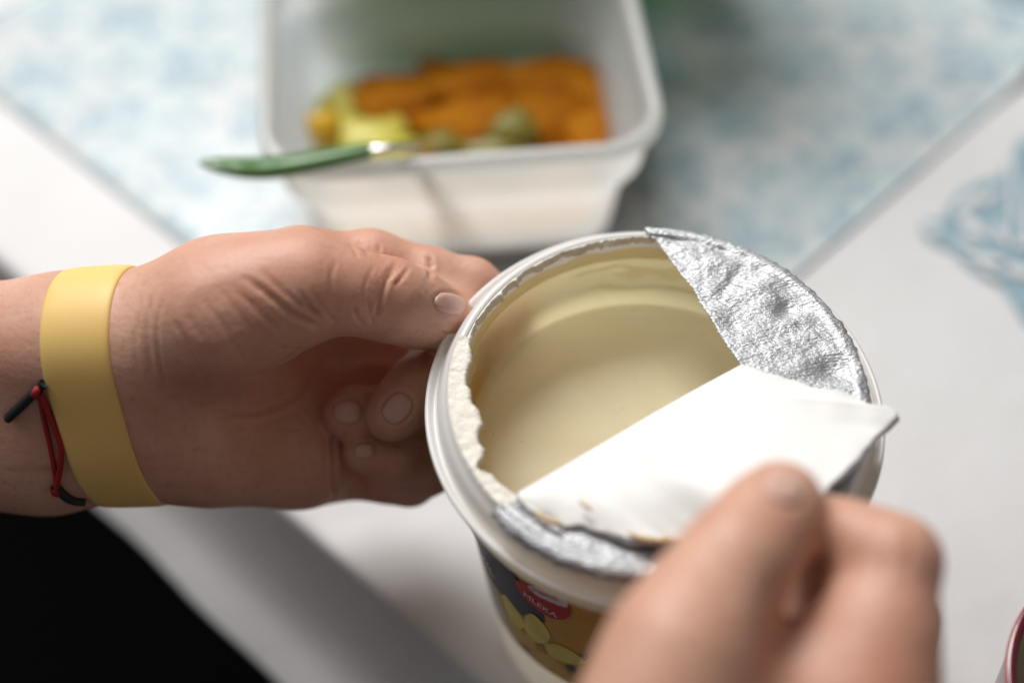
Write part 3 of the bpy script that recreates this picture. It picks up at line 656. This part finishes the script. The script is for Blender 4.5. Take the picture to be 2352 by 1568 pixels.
# --- nails, laid on the finger surfaces
def bvh_of(o): return BVHTree.FromPolygons([tuple(q.co) for q in o.data.vertices], [tuple(p.vertices) for p in o.data.polygons])
BL, BR = bvh_of(left), bvh_of(right)
def surf(bvh, px, py):
    d = ray(px, py); d = d / np.linalg.norm(d); h = bvh.ray_cast(V(CAM), V(d)); return h
def nail(arm, bvh, cx, cy, w, h, rot, lift=.0004):
    n1, n2 = 15, 15; top, ca, sa = [], math.cos(rot), math.sin(rot)
    for i in range(n1):
        for j in range(n2):
            u, w_ = 2 * i / (n1 - 1) - 1, 2 * j / (n2 - 1) - 1
            x, y = u * math.sqrt(1 - w_ * w_ * .42), w_ * math.sqrt(1 - u * u * .42)
            px, py = cx + (x * w * ca - y * h * sa) / 2, cy + (x * w * sa + y * h * ca) / 2
            hit = surf(bvh, px, py)
            if hit[0] is None: return
            e = 1 - max(abs(u), abs(w_)) ** 4
            top.append(hit[0] + hit[1] * (lift * e + .0001 * 0 - .0002 * (1 - e)))
    zs = sorted((q - V(CAM)).length for q in top); zm = zs[len(zs) // 2]
    o = mesh_obj('fingernail', top, grid_faces(n1, n2), NAIL, arm); o.matrix_parent_inverse = Matrix.Identity(4)
    fix_normals(o); md_ = o.modifiers.new('thick', 'SOLIDIFY'); md_.thickness = .0004; md_.offset = 0
nail(left, BL, 912, 938, 76, 62, 2.3); nail(left, BL, 798, 945, 68, 54, 3.1); nail(left, BL, 836, 1035, 48, 36, 3.05)
nail(left, BL, 1034, 698, 74, 48, .25); nail(left, BL, 1128, 672, 34, 40, -.7)
nail(right, BR, 1800, 1118, 104, 74, .35)

# --- dark trousers in the shade under the table edge
FT = Field((-.75, -.50, -.40), (.30, .28, -.06), .008)
G = FT.group()
for a, b_ in (((-.46, -.40, -.24), (-.24, .17, -.27)), ((-.18, -.40, -.24), (-.06, .14, -.27))): FT.seg(G, a, b_, .085, .07, .05, .06)
FT.F = G; Vt, Qt = FT.mesh()
mesh_obj('trousers', Vt, Qt, NAVY_CLOTH, person)

# --- unseen seated body, added dark to block fill light from the lower left
FS = Field((-.75, -.62, -.40), (.02, -.02, .62), .010)
G = FS.group()
for a, b_, ra, rb_ in (((-.34, -.34, -.26), (-.34, -.36, .05), .15, .14), ((-.34, -.36, .05), (-.36, -.38, .36), .14, .15), ((-.52, -.36, .40), (-.20, -.38, .42), .085, .085), ((-.54, -.34, .38), (-.56, -.14, .14), .06, .052)): FS.seg(G, a, b_, ra, rb_, .06, .06)
FS.F = G; Vs, Qs = FS.mesh()
mesh_obj('unseen_torso', Vs, Qs, NAVY_CLOTH, person)

# ------------------------------------------------------------------ wristband and cords on the left wrist
c0 = np.array(JL(284, 893, .400, 0)[:3]); e1 = np.array([.13, 1, .50]); e1 /= np.linalg.norm(e1)
e2 = np.array([-.12, .05, -1]); e2 -= e1 * (e2 @ e1); e2 /= np.linalg.norm(e2); ax = np.cross(e1, e2); ax *= np.sign(ax[0])
toW = lambda p: CAM + p[0] * RIGHT + p[1] * DOWN + p[2] * FWD
def wrist_radius(cc, d):
    o = V(toW(cc)); dv = V(toW(cc + d) - toW(cc)); h = BL.ray_cast(o + dv * .08, -dv, .08)
    return (h[0] - o).length if h[0] is not None else .03
nph = 96; offs = np.linspace(-.0102, .0102, 11); Rm = np.zeros((nph, len(offs)))
for i in range(nph):
    ph = 2 * math.pi * i / nph; d = math.cos(ph) * e1 + math.sin(ph) * e2
    for j, o_ in enumerate(offs): Rm[i, j] = wrist_radius(c0 + ax * o_, d)
rb = Rm.mean(1) * .8 + Rm.max(1) * .2 - .0003
for _ in range(6): rb = (np.roll(rb, 1) + rb * 2 + np.roll(rb, -1)) / 4
slope = (Rm[:, -1] - Rm[:, 0]) * .5
for _ in range(6): slope = (np.roll(slope, 1) + slope * 2 + np.roll(slope, -1)) / 4
sec = [(-.0102, .0001), (-.0100, .0008), (-.0088, .0013), (-.005, .0015), (0, .0015), (.005, .0015), (.0088, .0013), (.0100, .0008), (.0102, .0001), (.0098, -.0004), (0, -.0004), (-.0098, -.0004)]
vv = []
for i in range(nph):
    ph = 2 * math.pi * i / nph; d = math.cos(ph) * e1 + math.sin(ph) * e2
    for o_, rr in sec: vv.append(toW(c0 + ax * o_ + d * (rb[i] + rr + slope[i] * o_ / .0204)))
bandv, bandf = vv, grid_faces(nph, len(sec), wrap_u=True, wrap_v=True)
wb = mesh_obj('wristband', bandv, bandf, BAND); fix_normals(wb)
md = wb.modifiers.new('sub', 'SUBSURF'); md.levels = 1; md.render_levels = 1
tag(wb, 'wide plain yellow rubber wristband on the left wrist', 'wristband')
BB = BVHTree.FromPolygons([tuple(q) for q in bandv], bandf)
def on_wrist(pts, r, n=24, lift=0):
    out = []
    for x, y in smooth_line(pts, n):
        h1 = surf(BL, x, y); h2 = surf(BB, x, y); c_ = [h[0] for h in (h1,) if h[0] is not None]
        if not c_: c_ = [V(at_depth(x, y, .39))]
        d = (V(CAM) - c_[0]).normalized(); out.append(c_[0] + d * (r + lift))
    return out
vv, ff = merge([tube(on_wrist([(100, 880), (80, 900), (48, 932), (16, 962)], .0011, 14, .0004), .0014, 9), tube(on_wrist([(128, 1118), (148, 1138), (170, 1150), (196, 1152)], .0012, 12, .0003), .0014, 9)])
bc = mesh_obj('cord_bracelet', vv, ff, BLACK); tag(bc, 'thin black cord bracelet with a loose end beside the yellow wristband', 'bracelet')
kn = on_wrist([(76, 895), (84, 899), (94, 902)], .0018, 8, .001)
vv, ff = merge([tube(kn, [.001, .0017, .002, .0021, .0021, .002, .0017, .001], 10), tube(on_wrist([(92, 902), (104, 930), (122, 975), (138, 1020), (140, 1058), (133, 1100), (128, 1132)], .0008, 30, .0012), .0009, 8),
   tube(on_wrist([(90, 904), (100, 960), (112, 1010), (122, 1060), (128, 1100), (130, 1134)], .0008, 30, .0006), .0008, 8), tube(on_wrist([(122, 1118), (128, 1126), (133, 1136)], .0012, 6, .0006), [.0009, .0014, .0016, .0016, .0014, .0009], 8)])
rc = mesh_obj('thread_bracelet', vv, ff, RED); tag(rc, 'red thread bracelet with a knot and two hanging strands by the wristband', 'bracelet')

# ------------------------------------------------------------------ translucent box with vegetables
BOXM = bpy.data.materials.new('milky_plastic'); BOXM.use_nodes = True; nt_ = BOXM.node_tree; nt_.nodes.remove(P(BOXM))
dfz = N(BOXM, 'ShaderNodeBsdfDiffuse'); dfz.inputs[0].default_value = (.86, .87, .865, 1); trl = N(BOXM, 'ShaderNodeBsdfTranslucent'); trl.inputs[0].default_value = (.90, .91, .90, 1)
trp = N(BOXM, 'ShaderNodeBsdfTransparent'); trp.inputs[0].default_value = (.95, .96, .95, 1); gls = N(BOXM, 'ShaderNodeBsdfGlossy', Roughness=.3)
m1, m2, m3 = [N(BOXM, 'ShaderNodeMixShader') for _ in range(3)]
m1.inputs[0].default_value = .72; L(BOXM, dfz.outputs[0], m1.inputs[1]); L(BOXM, trl.outputs[0], m1.inputs[2])
m2.inputs[0].default_value = .12; L(BOXM, m1.outputs[0], m2.inputs[1]); L(BOXM, trp.outputs[0], m2.inputs[2])
m3.inputs[0].default_value = .07; L(BOXM, m2.outputs[0], m3.inputs[1]); L(BOXM, gls.outputs[0], m3.inputs[2])
L(BOXM, m3.outputs[0], nt_.nodes['Material Output'].inputs[0])
ZB = .0055; ZR = .082
fa = at_height(592, 405, ZR)[:2]; fb = at_height(1546, 336, ZR)[:2]
dirx = (fb - fa) / np.linalg.norm(fb - fa); diry = np.array([-dirx[1], dirx[0]]); bw = np.linalg.norm(fb - fa); bl = .128
bc_ = fa + dirx * bw / 2 + diry * bl / 2
def rr_loop(hx, hy, r, n=12):
    out = []
    for cx, cy, a in ((hx - r, hy - r, 0), (-hx + r, hy - r, 90), (-hx + r, -hy + r, 180), (hx - r, -hy + r, 270)):
        for k in range(n + 1):
            t = math.radians(a + 90 * k / n); out.append((cx + r * math.cos(t), cy + r * math.sin(t)))
    return out
def box_pt(x, y, z): q = bc_ + dirx * x + diry * y; return (q[0], q[1], z)
box = empty('food_container', (bc_[0], bc_[1], ZB), 'milky translucent plastic box of vegetables standing on the blue mat', 'food container')
def loops_mesh(levels):
    v_ = []; n_ = None
    for inset, z, r in levels:
        lp = rr_loop(bw / 2 - inset, bl / 2 - inset, r); n_ = len(lp); v_ += [box_pt(x, y, z) for x, y in lp]
    return v_, n_
lv = [(.0230, ZB, .012), (.0185, ZB + .0015, .014), (.0160, ZB + .006, .016), (.0145, ZB + .014, .018), (.0125, ZB + .030, .020), (.0105, ZB + .040, .021), (.0070, ZB + .046, .023), (.0052, ZB + .050, .023), (.0046, ZB + .056, .023), (.0040, ZR - .006, .022), (.0038, ZR - .002, .022)]
v, n = loops_mesh(lv); f = grid_faces(len(lv), n, wrap_v=True); f.append(tuple(range(n)))
wl = mesh_obj('box_wall', v, f, BOXM, box)
rimL = [(.0046, ZR - .0065, .022), (.0010, ZR - .0060, .023), (.0000, ZR - .0045, .0235), (.0000, ZR - .0012, .0235), (.0010, ZR, .0230), (.0034, ZR + .0002, .0215), (.0050, ZR - .0008, .0205), (.0056, ZR - .0035, .020), (.0050, ZR - .006, .0205)]
v, n = loops_mesh(rimL); mesh_obj('box_rim', v, grid_faces(len(rimL), n, wrap_u=True, wrap_v=True), BOXM, box)

ORANGE = mat('orange_pepper', (.5, .17, .008), .7, spec=.08, sss=.3, sss_rad=(.006, .003, .001)); L(ORANGE, mix_color(ORANGE, ramp(ORANGE, noise_tex(ORANGE, 70, 3), .35, .7), (.42, .16, .006), (.33, .09, .004)), P(ORANGE).inputs['Base Color'])
OLIVE_SHADE = mat('olive_shade', (.20, .17, .02), .4, sss=.2, bump=(200, .3, .001))  # colour of the lumps that stand for dark shadows between the food pieces
LIME = mat('yellow_green', (.62, .56, .09), .4, sss=.3, bump=(200, .3, .001))
YELLOW = mat('yellow_pepper', (.80, .50, .03), .35, sss=.3, bump=(200, .2, .001))
def lump(name, cx, cy, z, rx, ry, rz, rot, m, label, cat, group, seed):
    bm = bmesh.new(); bmesh.ops.create_icosphere(bm, subdivisions=3, radius=1)
    for q in bm.verts:
        k = 1 + .34 * noise.noise(q.co * 1.6 + Vector((seed, 0, 0))) + .12 * noise.noise(q.co * 5 + Vector((0, seed, 0)))
        x, y, zz = q.co.x * rx * k, q.co.y * ry * k, q.co.z * rz * k; y += .25 * x * x / max(rx, 1e-4)
        q.co = (x * math.cos(rot) - y * math.sin(rot), x * math.sin(rot) + y * math.cos(rot), zz)
    me = bpy.data.meshes.new(name); bm.to_mesh(me); bm.free(); me.materials.append(m); me.polygons.foreach_set('use_smooth', [True] * len(me.polygons))
    o = bpy.data.objects.new(name, me); COL.objects.link(o); p = at_height(cx, cy, z); o.location = p; return tag(o, label, cat, group)
OL = ['orange vegetable slice at the back left of the heap, beside the green slices', 'broad orange vegetable slice at the back middle of the heap', 'longest orange vegetable slice at the back right of the heap', 'orange vegetable slice against the right wall of the box, at the back', 'orange vegetable slice in the middle of the heap, nearest the spoon', 'orange vegetable slice in the near right corner of the box', 'orange vegetable slice in the right half of the heap, ringed by the others']
GL_ = ['yellow green vegetable slice at the back left end of the box', 'yellow green vegetable slice lying nearest the left wall of the box', 'pale yellow green slice in front of the orange heap, behind the spoon', 'yellow green slice under the metal neck of the spoon', 'small yellow green slice beside the spoon bowl']
VL = ['dark olive lump for the shadow closest to the spoon bowl', 'dark olive lump for the shadow on top of the orange slices', 'flat dark olive lump for the shadow against the near wall of the box']
GO, GG = 'orange vegetable pieces heaped in the box', 'yellow green vegetable pieces in the box'
for i, a in enumerate([(930, 235, .034, .022, .015, .007, .1), (1080, 205, .034, .026, .015, .008, -.05), (1250, 195, .034, .028, .015, .008, .1), (1385, 225, .034, .018, .020, .009, .5), (1090, 290, .036, .026, .016, .008, .3), (1390, 320, .034, .020, .018, .008, .1), (1250, 280, .032, .026, .018, .008, .0)]):
    lump('orange_slice', a[0], a[1], a[2] - .007, *a[3:], ORANGE, OL[i], 'vegetable', GO, i * 3.1)
for i, a in enumerate([(815, 245, .028, .016, .012, .008, .1), (786, 306, .026, .013, .011, .008, .7), (860, 320, .030, .018, .012, .008, .3), (900, 365, .030, .018, .011, .008, .0), (960, 370, .030, .014, .010, .008, .2)]):
    lump('green_slice', a[0], a[1], a[2] - .006, *a[3:], LIME, GL_[i], 'vegetable', GG, 40 + i * 2.7)
lump('yellow_slice', 742, 288, .032, .0075, .006, .006, .2, YELLOW, 'small yellow slice at the far left of the vegetables', 'vegetable', None, 71)
for i, a in enumerate([(1010, 345, .036, .014, .008, .007, .5), (1180, 300, .040, .012, .009, .007, .9), (1130, 355, .036, .018, .008, .007, .1)]):
    lump('olive_shadow', a[0], a[1], a[2] - .007, *a[3:], OLIVE_SHADE, VL[i], 'vegetable', 'dark olive lumps for the shadows among the orange slices', 80 + i * 2.2)
SAUCE = mat('sauce', (.66, .30, .02), .25, bump=(90, .4, .002))
v, n = loops_mesh([(.0215, ZB + .010, .015), (.0195, ZB + .0165, .017)]); o0 = len(v); f = grid_faces(2, n, wrap_v=True) + [tuple(range(n)), tuple(range(n, 2 * n))[::-1]]
sa_ = mesh_obj('sauce', v, f, SAUCE, None, False); tag(sa_, 'orange yellow sauce in the bottom of the translucent box', 'sauce'); fix_normals(sa_)

# spoon lying across the box's near left corner
HANDLE = mat('green_handle', (.055, .16, .035), .3, spec=.5, coat=.3, bump=(120, .1, .001)); STEEL = mat('steel', (.75, .75, .76), .22, metal=1, bump=(80, .15, .001))
A = at_height(458, 374, ZR + .012); Bp = at_height(850, 345, ZR + .005); Cc = at_height(935, 336, ZR + .003); Dd = at_height(985, 340, ZR - .014); Ee = at_height(1012, 342, ZR - .048)
sp = empty('spoon', tuple(A), 'spoon with a leaf shaped green handle lying over the corner of the box', 'spoon')
def strap(path, widths, thick, n):
    p = smooth_line(path, n); w = np.interp(np.linspace(0, 1, n), np.linspace(0, 1, len(widths)), widths); t_ = np.interp(np.linspace(0, 1, n), np.linspace(0, 1, len(thick)), thick); v_ = []
    for i in range(n):
        t = p[min(i + 1, n - 1)] - p[max(i - 1, 0)]; t /= np.linalg.norm(t); side = np.cross(t, [0, .35, 1]); side /= np.linalg.norm(side); up = np.cross(side, t)
        for k in range(14): a = 2 * math.pi * k / 14; v_.append(p[i] + side * math.cos(a) * w[i] + up * math.sin(a) * t_[i])
    f_ = grid_faces(n, 14, wrap_v=True) + [tuple(range(14))[::-1], tuple((n - 1) * 14 + k for k in range(14))]
    return v_, f_
v, f = strap([A, A * .6 + Bp * .4 + np.array([0, -.002, -.003]), Bp], [.0006, .0042, .0060, .0062, .0056, .0046, .0038], [.0006, .0022, .0032, .0036, .0034, .0030, .0026], 40); mesh_obj('handle', v, f, HANDLE, sp)
v, f = strap([Bp + (A - Bp) * .03, Cc, Dd, Ee], [.0028, .0022, .0019, .0020, .0026, .0032, .0024], [.0018, .0016, .0014, .0012, .0012, .0012, .0010], 36); mesh_obj('bowl', v, f, STEEL, sp)

# unseen green sheet, added to tint light on the box's far wall and mat
GTINT = bpy.data.materials.new('green_plastic'); GTINT.use_nodes = True; g_ = GTINT.node_tree; g_.nodes.remove(P(GTINT))
d_g = N(GTINT, 'ShaderNodeBsdfDiffuse'); d_g.inputs[0].default_value = (.06, .17, .045, 1); t_g = N(GTINT, 'ShaderNodeBsdfTranslucent'); t_g.inputs[0].default_value = (.10, .40, .07, 1); x_g = N(GTINT, 'ShaderNodeMixShader'); x_g.inputs[0].default_value = .6
L(GTINT, d_g.outputs[0], x_g.inputs[1]); L(GTINT, t_g.outputs[0], x_g.inputs[2]); L(GTINT, x_g.outputs[0], g_.nodes['Material Output'].inputs[0])
tintv = []
for dz, ins in ((0, .001), (.0006, 0), (.0018, 0), (.0024, .001)):
    for x, y in rr_loop(.068 - ins, .081 - ins, .015):
        tintv.append((bc_ + dirx * (x + .010) + diry * (bl / 2 + .010 + dz + (y + .081) * .15)).tolist() + [.005 + (y + .081) * .985])
nl = len(tintv) // 4; lf = grid_faces(4, nl, wrap_v=True) + [tuple(range(nl))[::-1], tuple(range(3 * nl, 4 * nl))]
gl = mesh_obj('green_tint_sheet', tintv, lf, GTINT, None, False); tag(gl, 'unseen thin green sheet added behind the translucent box to tint its light', 'chopping board'); fix_normals(gl)

GSHADE = GTINT.copy(); GSHADE.name = 'green_shadow_plastic'
for q in GSHADE.node_tree.nodes:
    if q.type == 'BSDF_TRANSLUCENT': q.inputs[0].default_value = (.22, .66, .20, 1)
    if q.type == 'MIX_SHADER': q.inputs[0].default_value = .85
bp_ = (.036, .592, .0035); v, f = lathe([(0, .001), (.046, .001), (.050, .006), (.051, .16), (.047, .185), (.030, .215), (.0165, .232), (.0165, .244), (.018, .245), (.018, .262), (0, .263)], bp_, 64)  # green form added to cast the greenish shadow beside the box
bo_ = mesh_obj('shadow_caster', v, f, GSHADE); tag(bo_, 'green upright form added behind the translucent box to throw a greenish shadow on the mat', 'shadow_caster'); fix_normals(bo_)

# ------------------------------------------------------------------ dark red cup at the right edge
MAROON = mat('maroon_glaze', (.13, .006, .022), .25, coat=.4, bump=(60, .05, .001)); CUPIN = mat('cup_inside', (.40, .36, .30), .35, bump=(60, .05, .001)); RIMP = mat('rim_glaze', (.50, .20, .20), .3, bump=(60, .05, .001))
cc_ = at_height(2313, 1590, .095); cr_ = .042; cpos = (cc_[0] + cr_, cc_[1] - .002, 0)
cup = empty('cup', cpos, 'dark maroon cup cut off by the right edge of the photograph', 'cup')
def lathe_part(name, prof, m): v_, f_ = lathe(prof, cpos, 96); o = mesh_obj(name, v_, f_, m, cup); return o
lathe_part('cup_body', [(0, .001), (.026, .001), (.029, .003), (.036, .04), (.0405, .088), (.0416, .0935)], MAROON)
lathe_part('cup_rim', [(.0416, .0935), (.0421, .0945), (.0420, .0953), (.0417, .0957)], RIMP)
lathe_part('cup_lining', [(.0417, .0957), (.0410, .0962), (.0399, .0960), (.0390, .0950), (.0387, .0925)], MAROON)
lathe_part('cup_inside', [(.0387, .0925), (.0380, .08), (.034, .04), (.026, .006), (0, .005)], CUPIN)
